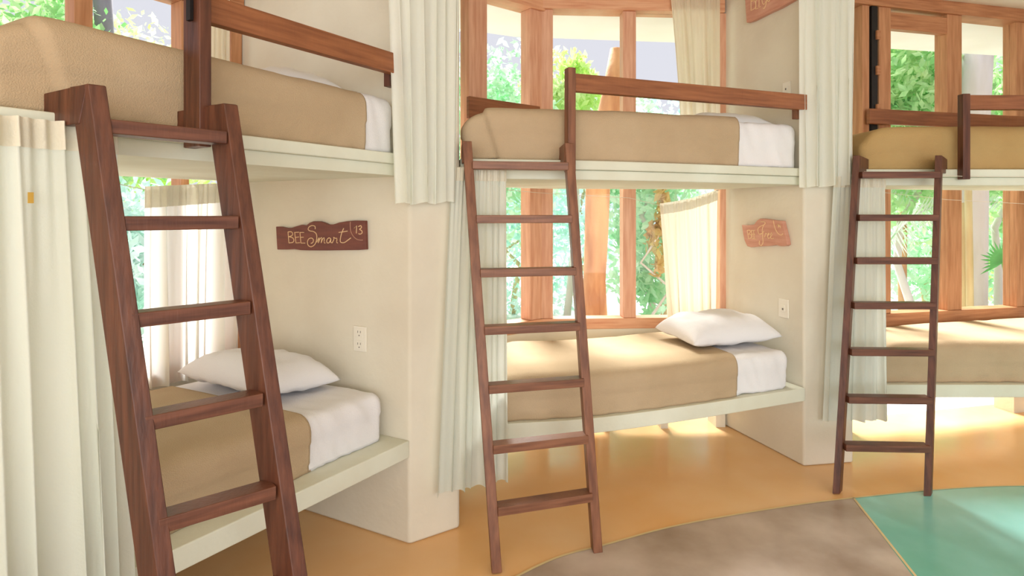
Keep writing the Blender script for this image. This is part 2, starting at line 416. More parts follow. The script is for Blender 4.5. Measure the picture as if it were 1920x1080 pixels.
# ------------------------------------------------------------------ bedding
def rbox(L, W, Hh, r, nu, nv, nw, keep=None, grow=0.0, disp=None, pos=None):
    """rounded box surface; local u along, v across (0 = front), z up; keep(u,v,z) filters faces"""
    us = np.linspace(0, 1, nu+1); us = .5-.5*np.cos(np.pi*us)*(.12)-(.5-us)*.88*1.0 if False else us
    vid = {}; vs = []; fs = []
    def vert(i, j, k):
        key = (i, j, k)
        if key in vid: return vid[key]
        q = Vector((L*i/nu, W*j/nv, Hh*k/nw))
        c = Vector((min(max(q.x, r), L-r), min(max(q.y, r), W-r), min(max(q.z, r*.25), Hh-r)))
        dlt = q-c
        if dlt.length > 1e-9:
            # spread corner samples along the arc
            mxc = max(abs(dlt.x), abs(dlt.y), abs(dlt.z))
            rr = r if q.z > Hh/2 else r*(.9)
            q2 = c+dlt.normalized()*min(mxc, rr)
        else: q2 = q
        vid[key] = len(vs); vs.append(q2); return vid[key]
    def quad(a, b, c, d_):
        if keep is not None:
            m_ = (vs[a]+vs[b]+vs[c]+vs[d_])/4
            if not keep(m_): return
        fs.append((a, b, c, d_))
    for i in range(nu):
        for j in range(nv):
            quad(vert(i, j, nw), vert(i+1, j, nw), vert(i+1, j+1, nw), vert(i, j+1, nw))
            quad(vert(i, j, 0), vert(i, j+1, 0), vert(i+1, j+1, 0), vert(i+1, j, 0))
        for k in range(nw):
            quad(vert(i, 0, k), vert(i+1, 0, k), vert(i+1, 0, k+1), vert(i, 0, k+1))
            quad(vert(i, nv, k), vert(i, nv, k+1), vert(i+1, nv, k+1), vert(i+1, nv, k))
    for j in range(nv):
        for k in range(nw):
            quad(vert(0, j, k), vert(0, j, k+1), vert(0, j+1, k+1), vert(0, j+1, k))
            quad(vert(nu, j, k), vert(nu, j+1, k), vert(nu, j+1, k+1), vert(nu, j, k+1))
    cc = Vector((L/2, W/2, Hh/2))
    out = []
    for p in vs:
        nn = Vector((0, 0, 0))
        c = Vector((min(max(p.x, r), L-r), min(max(p.y, r), W-r), min(max(p.z, r*.25), Hh-r)))
        nn = p-c
        if nn.length < 1e-6: nn = Vector((0, 0, 1 if p.z > Hh/2 else -1))
        nn.normalize()
        q = p+nn*grow
        if disp: q = q+nn*disp(p, nn)
        if q.z < 0: q.z = 0
        out.append(pos(q))
    used = sorted({i for f in fs for i in f}); mp = {o_: i for i, o_ in enumerate(used)}
    return [out[i] for i in used], [tuple(mp[i] for i in f) for f in fs]

def bed(bay, z, L, W, Hh, sheet_len, labels, blmat, seed, wr=.006, fold=.16, drop=.30, dr=.07):
    """bay: function (u metres from the foot end, v metres from the front) -> plan point"""
    pos = lambda q: P3(bay(q.x, q.y), z+q.z*(1-drop*math.exp(-(max(q.x, 0)/dr)**1.5)))
    sdv = Vector((seed*7.3, seed*3.1, seed*1.7))
    edge = L-sheet_len
    def dis_sheet(p, nn):
        if p.x < edge-.06: return -.022
        a = .004*noise.noise(Vector((p.x*9, p.y*5, p.z*4))+sdv)
        b = .020*abs(noise.noise(Vector((p.x*16+p.z*7, p.y*8, p.z*3))+sdv))
        return a-b*(1 if p.z < Hh*.9 else .5)
    def dis_bl(p, nn):
        a = wr*noise.noise(Vector((p.x*3.0, p.y*3.2, p.z*2.2))+sdv)
        b = -wr*.8*max(0, noise.noise(Vector((p.x*5+p.z*9, p.y*2, p.z*3-p.x*3))+sdv)-.15)*2.2
        c = .006*math.sin(p.x*2.2+seed)*max(nn.z, 0)
        # envelope fold near the foot on the front face
        fx = fold-(p.z-Hh*.3)*.30
        if p.y < W*.35 and fold > 0:
            c += .022/(1+math.exp(-(p.x-fx)*220))-.022-.010*math.exp(-((p.x-fx)/.008)**2)
        # loose hem at the bottom
        if p.z < .03: c += .004*math.sin(p.x*40+seed)-.003
        return a+b+c
    vs, fs = rbox(L, W, Hh-.004, .055, 120, 34, 12, disp=dis_sheet, pos=pos)
    m = MB().add(vs, fs).build('mattress', M['sheet'], None, smooth=True, org=pos(Vector((L/2, W/2, 0))))
    tag(m, labels[0], 'mattress', 'mattresses in white sheets')
    edge = L-sheet_len
    n_u = 170
    kp = lambda c: c.x < edge and not (c.z < .012 and .02 < c.y < W-.02 and .02 < c.x) 
    vs, fs = rbox(L, W, Hh-.004, .058, n_u, 40, 16, keep=kp, grow=.010, disp=dis_bl, pos=pos)
    b = MB().add(vs, fs).build('blanket', blmat, None, smooth=True, org=pos(Vector((L/2, W/2, 0))))
    sm = b.modifiers.new('thick', 'SOLIDIFY'); sm.thickness = .007; sm.offset = -1
    tag(b, labels[1], 'blanket', 'beige blankets on the bunks')
    # folded white top sheet lying over the blanket's upper end
    return m

def bay1(L, v0, u_end):   # u measured from foot (near end, left) to head at the partition
    def f(u, v): return P1a - U1*(u_end+(L-u)) + N1*(v0+v)
    return f
bay1_up = bay1(1.62, .03, .05)
D1 = (B1-P1a).normalized()
bed(lambda u, v: P1a-U1*(.035+(1.60-u))+D1*(.095+v), .458, 1.60, .90, .215, .40,
    ('white sheeted mattress of the lower bunk nearest the camera', 'beige blanket on the lower bunk nearest the camera, behind the dark ladder'), M['blanket'], 1, fold=0)
bed(lambda u, v: P1a-U1*(.03+(1.40-u))+D1*(.035+v), 1.707, 1.40, .92, .248, .19,
    ('white sheeted mattress of the nearest upper bunk, at upper left', 'beige blanket on the nearest upper bunk, tucked over its foot at upper left'), M['blanket'], 2, fold=.16)
F2L = sum((F2[i]-F2[i-1]).length for i in range(1, len(F2)))
D2l, D2r = Vector((.04, .999)), Vector((-.33, .944))
def bay2(u0, v0, dl=1.0, dr=.86):
    def f(u, v):
        s = (u0+u)/F2L
        p = at(F2, s); t = min(max(s, 0), 1)
        return p+(D2l.lerp(D2r, t)).normalized()*(v0+v)*(dl+(dr-dl)*t)
    return f
bed(bay2(.10, .03, .93, .80), .458, F2L-.185, .88, .215, .40,
    ('white sheeted mattress of the lower bunk in the middle bay', 'beige blanket on the lower bunk in the middle bay, pale in window light'), M['blanket'], 3, fold=0)
bed(bay2(-.02, .035, .98, .76), 1.707, F2L-.0, .86, .257, .45,
    ('white sheeted mattress of the upper bunk in the middle bay', 'beige blanket on the upper bunk in the middle bay, folded at its foot'), M['blanket'], 4, fold=.17)
bed(lambda u, v: Vector((2.14+u, 3.44+v*(.70+.39*u))), .458, 2.0, .62, .235, .35,
    ('white sheeted mattress of the lower bunk in the far right bay', 'beige blanket on the lower bunk in the far right bay'), M['blanket'], 5, fold=0)
bed(lambda u, v: Vector((2.07+u, 3.45+v*(.68+.36*u))), 1.707, 2.2, .60, .25, .35,
    ('white sheeted mattress of the upper bunk in the far right bay', 'golden beige blanket on the upper bunk in the far right bay'), M['blanket_g'], 6, fold=0, wr=.003)

def pillow(c, ang, L, W, Hh, tilt, label, seed, roll=0):
    n_ = 44; vs = []; fs = []
    sdv = Vector((seed*5.1, seed*2.2, 0))
    for side in (1, -1):
        for i in range(n_+1):
            for k in range(n_+1):
                a = -1+2*i/n_; b = -1+2*k/n_
                a = math.copysign(abs(a)**.8, a); b = math.copysign(abs(b)**.8, b)
                prof = max(0, (1-a**4))**.55*max(0, (1-b**4))**.55
                px = a*L/2*(1-.07*(1-b*b)); py = b*W/2*(1-.08*(1-a*a))
                wr_ = .012*noise.noise(Vector((px*11, py*7, side))+sdv)+.008*noise.noise(Vector((px*24+py*10, py*14, side))+sdv)
                h_ = (Hh*.72 if side > 0 else Hh*.28)*prof*side+wr_*prof
                vs.append((px, py, h_))
    N_ = (n_+1)**2
    for i in range(n_):
        for k in range(n_):
            a0 = i*(n_+1)+k
            fs.append((a0, a0+n_+1, a0+n_+2, a0+1)); fs.append((N_+a0, N_+a0+1, N_+a0+n_+2, N_+a0+n_+1))
    me = bpy.data.meshes.new('pillow'); me.from_pydata(vs, [], fs)
    import bmesh
    bm = bmesh.new(); bm.from_mesh(me); bmesh.ops.remove_doubles(bm, verts=bm.verts, dist=.0004); bmesh.ops.recalc_face_normals(bm, faces=bm.faces); bm.to_mesh(me); bm.free()
    o = link('pillow', me, M['sheet'], smooth=True)
    o.location = c; o.rotation_euler = (roll, tilt, ang)
    return tag(o, label, 'pillow', 'white pillows on the bunks')
pb1 = math.atan2(U1.y, U1.x)
pillow(P3(P1a-U1*.27+D1*.60, .725), pb1+math.pi/2+.05, .62, .38, .15, 0.0, 'white pillow on the lower bunk nearest the camera', 1, roll=.10)
pillow(P3(P1a-U1*.27+D1*.52, 1.975), pb1+math.pi/2, .58, .36, .12, 0.0, 'white pillow on the nearest upper bunk, half hidden behind beige blanket', 2)
pillow(Vector((1.235, 3.54, .735)), math.radians(17), .60, .42, .16, -.02, 'plump white pillow on the lower bunk in the middle bay', 3, roll=.05)
pillow(Vector((1.27, 3.62, 1.975)), math.radians(17), .54, .38, .11, 0, 'white pillow on the upper bunk in the middle bay', 4)

# ------------------------------------------------------------------ ladders
def ladder(footL, footR, topL, topR, mv, mh, label, w_=.037, dep=.075, gap=.10, rungs=(1.666, 1.427, 1.19, .95, .71, .47, .23), dirs=None, lip=.05):
    fL, fR, tL, tR = [Vector(p) for p in (footL, footR, topL, topR)]
    ctr = (fL+fR)/2
    r = empty('ladder', (ctr.x, ctr.y, 0), label, 'ladder', 'wooden ladders leaning on the bunks')
    wdir = ((tR-tL)+(fR-fL)); wdir.z = 0; wdir.normalize()
    back = Vector((-wdir.y, wdir.x, 0))
    if back.y < 0: back = -back
    if dirs: back = Vector((dirs[0], dirs[1], 0)).normalized()
    for f_, t_, sgn in ((fL, tL, -1), (fR, tR, 1)):
        m = MB(); q = []
        for p in (f_, t_):
            for a, b in ((-1, -1), (1, -1), (1, 1), (-1, 1)):
                q.append(p+wdir*(w_/2*a)+back*(dep/2*b))
        m.hexa(q)
        o = m.build('side_rail', mv, r, bevel=.003)
        z = t_.z
        prof = [(-dep/2+.002, z), (gap+lip, z-.012), (gap+lip, z-.055), (gap-.006, 1.7085), (gap-.006, z-.115), (dep/2-.01, z-.115), (-dep/2+.004, z-.03)]
        prof = [(-dep/2+.002, z+.001), (gap+lip, z-.008), (gap+lip, 1.7085), (gap-.004, 1.7085), (gap-.004, z-.095), (0, z-.095)]
        pts = [Vector((t_.x, t_.y, 0))-wdir*(w_/2+.0006)+back*a+Vector((0, 0, b)) for a, b in prof]
        h = MB().extr(pts, wdir*(w_+.0012))
        h.build('hook', mv, r, bevel=.003)
    for k, z in enumerate(rungs):
        a = fL.lerp(tL, (z-fL.z)/(tL.z-fL.z)); b = fR.lerp(tR, (z-fR.z)/(tR.z-fR.z))
        d = (b-a).normalized(); bk = Vector((-d.y, d.x, 0))
        if bk.dot(back) < 0: bk = -bk
        ln = (b-a).length-w_*.7
        dz = random.uniform(-.003, .003)
        MB().box((a+b)/2+Vector((0, 0, dz))-bk*.004, d, bk, (0, 0, 1), ln, .062, .036).build('rung', mh, r, bevel=.003)
    return r
ladder((-.737, 1.36, 0), (-.494, 1.507, 0), (-1.052, 1.455, 1.765), (-.845, 1.708, 1.765), M['ladder_v'], M['ladder_h'],
       'dark red-brown wooden ladder nearest the camera, cut off by the bottom of the photo', gap=.135, dirs=(-.9, .43), w_=.038, dep=.078, lip=.05)
ladder((-.063, 2.38, 0.004), (.364, 2.52, 0.004), (-.205, 2.665, 1.775), (.262, 2.735, 1.775), M['ladder2_v'], M['ladder2_h'],
       'brown wooden ladder leaning on the middle bay, feet on the ochre floor', w_=.042, dep=.05, gap=.085, dirs=(-.12, 1), lip=.045)
ladder((1.686, 3.04, 0.004), (2.138, 3.015, 0.004), (1.95, 3.31, 1.775), (2.41, 3.31, 1.775), M['ladder_v'], M['ladder_h'],
       'slender reddish wooden ladder at the right, one foot on the turquoise floor', w_=.038, dep=.05, gap=.125, dirs=(.69, .72), lip=.045)

# ------------------------------------------------------------------ guard rails
def guard(line, s_post, s_end, face, mv, mh, label, post_w=.042, post_d=.085, zt=2.14, off=0, rail_z=(2.03, 2.115), end_z=1.985):
    p = at(line, s_post); q = at(line, s_end)
    d = (q-p).normalized(); nn = Vector((-d.y, d.x))
    if nn.y < 0: nn = -nn
    r = empty('guard_rail', P3(p, 1.64), label, 'guard rail', 'wooden guard rails of the upper bunks')
    D3, N3, Z3 = P3(d, 0), P3(nn, 0), Vector((0, 0, 1))
    MB().box(P3(p-nn*(post_d/2+.002), (1.645+zt)/2), D3, N3, Z3, post_w, post_d, zt-1.645).build('post', mv, r, bevel=.003)
    a = p+d*(post_w/2); th = .036
    pts = [a-nn*(.004+th), q-nn*(.004+th), q-nn*.004, a-nn*.004]
    MB().prism([tuple(t) for t in pts], rail_z[0], rail_z[1]).build('rail', mh, r, bevel=.003)
    MB().box(P3(q-d*.02+nn*.014, (end_z+rail_z[1]-.02)/2), D3, N3, Z3, .038, .036, rail_z[1]-.02-end_z).build('bracket', mv, r, bevel=.003)
    return r
L1f = (F1[1]-F1[0]).length
g1 = guard(F1, 1-.955/L1f, 1-.085/L1f, None, M['ladder_v'], M['rail_h'], 'dark wooden guard rail along the nearest upper bunk, at the top left', post_w=.036, post_d=.09, zt=2.16)
pp = at(F1, 1-.955/L1f)-N1*.05-U1*.024
MB().box(P3(pp, 2.06), P3(U1, 0), P3(N1, 0), (0, 0, 1), .010, .022, .09).build('metal_catch', M['black'], g1)
guard(F2, .256, .985, None, M['ladder2_v'], M['rail_h'], 'brown wooden guard rail along the upper bunk in the middle bay', post_w=.04, post_d=.045, zt=2.14)
guard([F3[0], F3[1]], (2.60-1.99)/2.61, .97, None, M['ladder_v'], M['rail_h'], 'reddish guard rail in the far right bay, cut off by the right edge', post_w=.042, post_d=.045, zt=2.135, rail_z=(2.045, 2.128))
# boards across the windows behind the upper mattresses
def board(name, A, B, z0, z1, off, label):
    A, B = v2(A), v2(B); d = (B-A).normalized(); nn = Vector((-d.y, d.x))
    if nn.y < 0: nn = -nn
    o = MB().box(P3((A+B)/2-nn*off, (z0+z1)/2), P3(d, 0), P3(nn, 0), (0, 0, 1), (B-A).length, .03, z1-z0).build(name, M['rail_h'], bevel=.003, org=P3((A+B)/2, z0))
    return tag(o, label, 'safety board', 'boards across the windows behind the upper bunks')
board('window_board', W2a+Vector((.1, .08)), W2c+Vector((-.06, -.045)), 2.02, 2.15, .09, 'brown board across the window behind the upper bunk in the middle bay')
board('window_board', W3a+d3*.25, W3a+d3*2.3, 2.05, 2.15, .09, 'reddish board across the window behind the upper bunk in the far right bay')

# ------------------------------------------------------------------ curtains
def curtain(A, B, zt, zb, n_pl, amp, label, m, botA=None, botB=None, heading=.055, zt2=None, seed=1, group=None, sag=0, hm=None, wave_low=1.6, zb2=None, ruf=True, zig=0, sheer=None):
    A, B = v2(A), v2(B); bA = v2(botA) if botA is not None else A; bB = v2(botB) if botB is not None else B
    zt2 = zt if zt2 is None else zt2; zb2 = zb if zb2 is None else zb2
    rn = random.Random(seed); nu = max(60, int(n_pl*14)); nv = 26
    ph = [rn.uniform(0, 6.28) for _ in range(6)]
    d = (B-A).normalized(); nn = Vector((-d.y, d.x))
    if nn.y > 0: nn = -nn   # towards the room
    L = (B-A).length
    def warp(s): return s+.035*math.sin(2*math.pi*s*2+ph[0])+.02*math.sin(2*math.pi*s*5+ph[1])
    def pt(s, t, off=0):
        # t 0 top .. 1 bottom
        z_top = zt+(zt2-zt)*s-sag*math.sin(math.pi*s); z_bot = zb+(zb2-zb)*s+zig*math.sin(2*math.pi*s*n_pl*.5+ph[3])
        base = A.lerp(B, s).lerp(bA.lerp(bB, s), t**.9)
        w1 = math.sin(2*math.pi*n_pl*warp(s)+ph[2])
        w2 = math.sin(2*math.pi*n_pl*.47*s+ph[4]+t*1.2)
        am = amp*(.45+t*(wave_low-.45))
        v = am*(w1*(.75+.25*w2)+.55*w2)
        v += .4*amp*math.sin(2*math.pi*n_pl*2.3*s+ph[5]+t)*max(0, 1-t*3)*1.0
        side = .35*am*math.cos(2*math.pi*n_pl*warp(s)+ph[2])
        p = base+nn*(v+off)+d*side*(1 if .03 < s < .97 else 0)
        return P3(p, z_top+(z_bot-z_top)*t)
    vs = []; fs = []
    for j_ in range(nv+1):
        t = (j_/nv)**1.15
        for i in range(nu+1): vs.append(pt(i/nu, t))
    for j_ in range(nv):
        for i in range(nu):
            a = j_*(nu+1)+i; fs.append((a, a+1, a+nu+2, a+nu+1))
    mid = pt(.5, 1)
    r = MB().add(vs, fs).build('curtain', m, None, smooth=True, org=(mid.x, mid.y, mid.z))
    tag(r, label, 'curtain', group)
    H_ = zt-zb
    if heading:
        vs = []; fs = []; n2 = nu*2
        for j_ in range(5):
            tt = (-.012+j_/4*(heading+.012))/H_
            for i in range(n2+1):
                s = i/n2; p = pt(s, max(tt, 0)); rr = .0035*math.sin(s*L*150+ph[1]) if ruf else 0
                q = p+P3(nn, 0)*(.0045+rr); q.z = zt+(zt2-zt)*s-sag*math.sin(math.pi*s)-tt*H_
                vs.append(q)
        for j_ in range(4):
            for i in range(n2):
                a = j_*(n2+1)+i; fs.append((a, a+1, a+n2+2, a+n2+1))
        MB().add(vs, fs).build('heading', hm or M['heading'], r, smooth=True)
    return r
GF, GW = 'curtains hung along the bunk fronts', 'curtains hung at the windows'
c1a, c1b = P1a-U1*1.95-N1*.035, P1a-U1*1.165-N1*.035
k = curtain(c1a, c1b, 1.668, -.0, 11, .019, 'large cream curtain closing the nearest lower bunk at the far left', M['curtain'], botA=P1a-U1*1.95-N1*.045, botB=P1a-U1*1.10-N1*.05, seed=3, group=GF, heading=.06, zb2=.02, wave_low=1.5)
tp = P1a-U1*1.36-N1*.062
MB().box(P3(tp, 1.487), P3(U1, 0), P3(N1, 0), (0, 0, 1), .011, .003, .026).build('cloth_tag', M['tag'], k)
curtain(P1a-U1*.20-N1*.05, P1b+Vector((.005, -.05)), CEIL-.02, 1.49, 5.5, .016, 'white curtain hanging from the ceiling in front of the first pillar', M['curtain_w'],
        botA=P1a-U1*.13-N1*.05, botB=P1b+Vector((-.02, -.05)), seed=5, group=GF, heading=0, zb2=1.50, zig=.006)
curtain(Vector((-.275, 2.655)), Vector((-.028, 2.725)), 1.648, .20, 6, .013, 'cream curtain behind the top of the middle ladder, beside the first pillar', M['curtain'],
        botA=Vector((-.335, 2.60)), botB=Vector((-.025, 2.735)), seed=8, group=GF, zb2=.205, heading=.05)
curtain(Vector((1.60, 3.27)), Vector((1.955, 3.345)), CEIL-.02, 1.595, 6, .016, 'long cream curtain in front of the second pillar, beside the upper bunk', M['curtain_w'],
        botA=Vector((1.615, 3.275)), botB=Vector((1.94, 3.345)), seed=11, group=GF, heading=0, zb2=1.612, zig=.004)
curtain(Vector((1.83, 3.34)), Vector((2.14, 3.365)), 1.648, .27, 6, .014, 'cream curtain behind the slender ladder at the right, below the upper bunk', M['curtain'],
        botA=Vector((1.765, 3.32)), botB=Vector((2.155, 3.365)), seed=14, group=GF, heading=.05, zb2=.262)
def wpt(A, B, px, off):
    A, B = v2(A), v2(B); d = (B-A).normalized(); nn = Vector((-d.y, d.x))
    if nn.y > 0: nn = -nn
    A2, B2 = A+nn*off, B+nn*off
    return A2+d*s_at(A2, B2, px)
curtain(wpt(W2c, W2b, 1238, .09), wpt(W2c, W2b, 1346, .09), 1.505, .60, 6, .014, 'cream curtain at the lower window in the middle bay, beside the pillow', M['curtain_t'],
        botA=wpt(W2c, W2b, 1256, .09), botB=wpt(W2c, W2b, 1344, .09), zt2=1.60, seed=17, group=GW, heading=.062, sag=.014)
curtain(wpt(W2c, W2b, 1256, .09), wpt(W2c, W2b, 1350, .09), CEIL-.02, 1.76, 5, .014, 'tan curtain at the upper window in the middle bay', M['curtain_t'],
        botA=wpt(W2c, W2b, 1282, .09), botB=wpt(W2c, W2b, 1350, .09), seed=19, group=GW, heading=0)
curtain(wpt(B1, W1b, 272, .10), B1-U1*.03-N1*.10, 1.558, .66, 7, .018, 'sheer cream curtain at the lower window of the nearest bunk, bright with daylight', M['sheer'],
        botA=wpt(B1, W1b, 276, .10), botB=B1-U1*.05-N1*.10, zt2=1.598, seed=23, group=GW, heading=.085)
curtain(wpt(B1, W1b, 397, .08), wpt(B1, W1b, 432, .08), CEIL-.02, 1.80, 3, .01, 'narrow tan curtain at the upper window of the nearest bunk', M['curtain_t'], seed=29, group=GW, heading=0)

def wire(pts, label):
    o = MB().tube(pts, .0018, 6).build('curtain_wire', M['wire'], None, smooth=True, org=pts[0])
    return tag(o, label, 'wire', 'curtain wires')
a, b = wpt(W2a, W2c, 930, .10), wpt(W2c, W2b, 1350, .095); c = Vector((.18, 3.86))
wire([P3(a, 1.60), P3(c, 1.585), P3(wpt(W2c, W2b, 1180, .09), 1.553), P3(wpt(W2c, W2b, 1240, .09), 1.50), P3(wpt(W2c, W2b, 1300, .09), 1.535), P3(b, 1.61)], 'thin white curtain wire across the lower window in the middle bay')
wire([P3(Vector((2.0, 3.36)), 1.69), P3(Vector((2.6, 3.36)), 1.661), P3(Vector((3.3, 3.36)), 1.655), P3(Vector((4.6, 3.38)), 1.68)], 'thin pale wire along the edge of the upper platform in the far right bay')
wire([P3(W3a+d3*.25-n3*.1, 1.60), P3(W3a+d3*.9-n3*.1, 1.545), P3(W3a+d3*1.7-n3*.1, 1.515), P3(W3a+d3*2.5-n3*.1, 1.53)], 'thin pale curtain wire across the lower window in the far right bay')
wire([P3(wpt(B1, W1b, 272, .10), 1.556), P3(wpt(B1, W1b, 200, .10), 1.585), P3(wpt(B1, W1b, 60, .10), 1.60)], 'thin curtain wire at the lower window of the nearest bunk')

# ------------------------------------------------------------------ signs, outlets on the partition walls
def on_wall(A, B, px, py, off=0.0):   # sight line of a pixel met with the upright plane A-B
    A, B = v2(A), v2(B); d = (B-A).normalized(); nn = Vector((-d.y, d.x))
    if nn.dot(-A) < 0: nn = -nn
    A2 = A+nn*off
    s = s_at(A2, A2+d, px); p = A2+d*s
    return Vector((p.x, p.y, EYE+(400-py)/F*p.y)), P3(nn, 0), P3(d, 0)
def sign(A, B, outline, strokes, m, label, sc, ox, oy, th=.022, rad=.0028, lm=None):
    pts = []
    for x_, y_ in outline: p, nn, dd = on_wall(A, B, ox+x_*sc, oy+y_*sc, th); pts.append(p)
    c = sum(pts, Vector())/len(pts)-nn*th
    body = MB().extr(pts, -nn*(th-.001)).build('wooden_sign', m, None, bevel=.0025, org=c)
    tag(body, label, 'sign')
    for k, (nm, st, dim) in enumerate(strokes):
        mb = MB()
        for line in st:
            q = [on_wall(A, B, ox+x_*sc, oy+y_*sc, th+.0005)[0] for x_, y_ in line]
            # smooth the hand-cut stroke
            if len(q) > 3:
                out = []; ext = [q[0]*2-q[1]]+q+[q[-1]*2-q[-2]]
                for i in range(1, len(ext)-2):
                    a_, b_, c_, d_ = ext[i-1:i+3]
                    for kk in range(4):
                        t = kk/4; out.append(.5*((2*b_)+(c_-a_)*t+(2*a_-5*b_+4*c_-d_)*t*t+(3*b_-a_-3*c_+d_)*t**3))
                out.append(q[-1]); q = out
            mb.tube(q, rad, 6)
        mb.build(nm, M['letter_dim'] if dim else M['letter'], body, smooth=True)
    return body
# strokes traced in the sign's own hand lettering
BEE = [('letter', [[(350, 390), (365, 570)], [(350, 392), (400, 388), (425, 415), (415, 450), (360, 470)], [(360, 470), (420, 485), (445, 520), (430, 560), (365, 572)]], 0),
       ('letter', [[(460, 400), (480, 572)], [(455, 400), (530, 396)], [(468, 482), (530, 474)], [(478, 572), (545, 568)]], 0),
       ('letter', [[(545, 398), (562, 574)], [(545, 400), (612, 400)], [(552, 480), (605, 478)], [(562, 574), (632, 574)]], 0)]
smart = BEE+[
    ('letter', [[(795, 345), (790, 300), (740, 288), (695, 310), (680, 350), (710, 375), (765, 385), (810, 420), (822, 480), (810, 550), (780, 605), (725, 635), (680, 610), (668, 555), (690, 505), (735, 492), (765, 520), (755, 565), (725, 578)]], 0),
    ('letter', [[(822, 560), (850, 500), (862, 490), (845, 575), (870, 510), (905, 488), (890, 575), (915, 510), (945, 490), (940, 560), (960, 575)]], 0),
    ('letter', [[(1050, 500), (1015, 490), (985, 525), (990, 568), (1025, 565), (1052, 505), (1048, 560), (1075, 570)]], 0),
    ('letter', [[(1075, 570), (1100, 510), (1095, 480), (1120, 495), (1150, 500), (1145, 560), (1165, 572)]], 0),
    ('letter', [[(1262, 330), (1225, 420), (1205, 520), (1215, 562), (1270, 565), (1330, 525), (1380, 488)], [(1180, 400), (1325, 378)]], 0),
    ('border_line', [[(1370, 225), (1368, 300), (1378, 380), (1410, 450), (1465, 505), (1530, 525), (1575, 525)]], 1),
    ('digit', [[(1432, 330), (1472, 290), (1468, 415)]], 0),
    ('digit', [[(1500, 305), (1540, 290), (1552, 320), (1520, 350), (1555, 370), (1560, 410), (1525, 428), (1505, 418)]], 0)]
sign(P1a, B1, [(150, 305), (230, 305), (320, 325), (400, 325), (480, 300), (570, 275), (640, 290), (700, 240), (760, 218), (860, 218), (930, 238), (1000, 270), (1080, 272), (1180, 238), (1320, 215), (1450, 205), (1605, 208), (1620, 680), (1500, 688), (1300, 690), (1000, 695), (700, 695), (560, 690), (450, 675), (340, 680), (170, 680), (160, 500)],
     smart, M['sign_dark'], 'dark wooden sign reading BEE Smart 13, on the near bay wall', 220/1920, 500, 390, th=.02, rad=.0021)
free = [('letter', [[(405, 510), (430, 665)], [(405, 510), (450, 508), (465, 540), (425, 580)], [(425, 580), (475, 590), (482, 640), (432, 664)]], 0),
        ('letter', [[(480, 512), (496, 664)], [(480, 512), (515, 510)], [(486, 582), (515, 580)], [(496, 664), (528, 664)]], 0),
        ('letter', [[(520, 510), (536, 668)], [(520, 512), (548, 510)], [(526, 582), (550, 580)], [(536, 668), (566, 668)]], 0),
        ('letter', [[(655, 350), (725, 356), (722, 400), (640, 440), (600, 490), (620, 570), (665, 575), (712, 520)], [(712, 400), (680, 500), (690, 640), (692, 740), (660, 790), (628, 760), (632, 700)], [(640, 575), (700, 560)]], 0),
        ('letter', [[(720, 640), (745, 575), (742, 560), (770, 580)]], 0),
        ('letter', [[(775, 620), (805, 580), (800, 560), (780, 600), (795, 655), (825, 645)]], 0),
        ('letter', [[(825, 645), (858, 590), (850, 555), (830, 600), (845, 660), (895, 655)]], 0),
        ('border_line', [[(885, 330), (905, 430), (945, 530), (1000, 590), (1045, 590), (1060, 565)]], 0),
        ('digit', [[(950, 420), (968, 400), (985, 455)]], 0),
        ('digit', [[(990, 405), (988, 440), (1020, 445)], [(1005, 415), (1018, 470)]], 0)]
sign(P2a, W2b, [(300, 410), (420, 415), (530, 400), (580, 330), (640, 292), (720, 295), (860, 318), (960, 330), (1040, 335), (1080, 500), (1120, 660), (1140, 775), (1100, 800), (1020, 800), (930, 780), (820, 795), (620, 805), (470, 822), (400, 800), (350, 690), (325, 560)],
     free, M['sign_rosy'], 'rosy wooden sign reading BEE Free 14, on the lower wall of the middle bay', 150/1473, 1360, 380, th=.03, rad=.0024)
# upper sign, cut by the top of the photo
yb = lambda y: y
topb = [('letter', [[(520, -140), (520, 210)], [(520, -140), (575, -150), (590, -60), (525, 30)], [(525, 30), (600, 20), (610, 150), (522, 212)]], 0),
        ('letter', [[(625, -160), (615, 185)], [(625, -160), (675, -180)], [(618, 10), (662, -10)], [(615, 185), (668, 165)]], 0),
        ('letter', [[(690, -190), (680, 150)], [(690, -190), (730, -210)], [(684, -20), (722, -40)], [(680, 150), (720, 130)]], 0),
        ('letter', [[(845, -190), (800, -230), (755, -150), (745, 20), (780, 90), (830, 20), (835, -60), (790, -60)], [(835, -60), (830, 60), (790, 170), (765, 160)]], 0),
        ('letter', [[(850, 20), (880, -60), (860, -90), (850, 0), (880, 30), (905, -10)]], 0),
        ('letter', [[(905, -10), (925, -90), (935, -20), (960, -110), (965, -30), (990, -50)]], 0)]
sign(P2a, W2b, [(385, -260), (700, -330), (1100, -470), (1700, -640), (1690, -190), (1550, -90), (1380, -5), (1220, 90), (1080, 170), (900, 250), (700, 350), (560, 420), (430, 460), (410, 200)],
     topb, M['sign_rosy'], 'orange-brown wooden sign on the upper wall of the middle bay, cut by the top edge', 160/1728, 1360, 0, th=.03, rad=.0024)

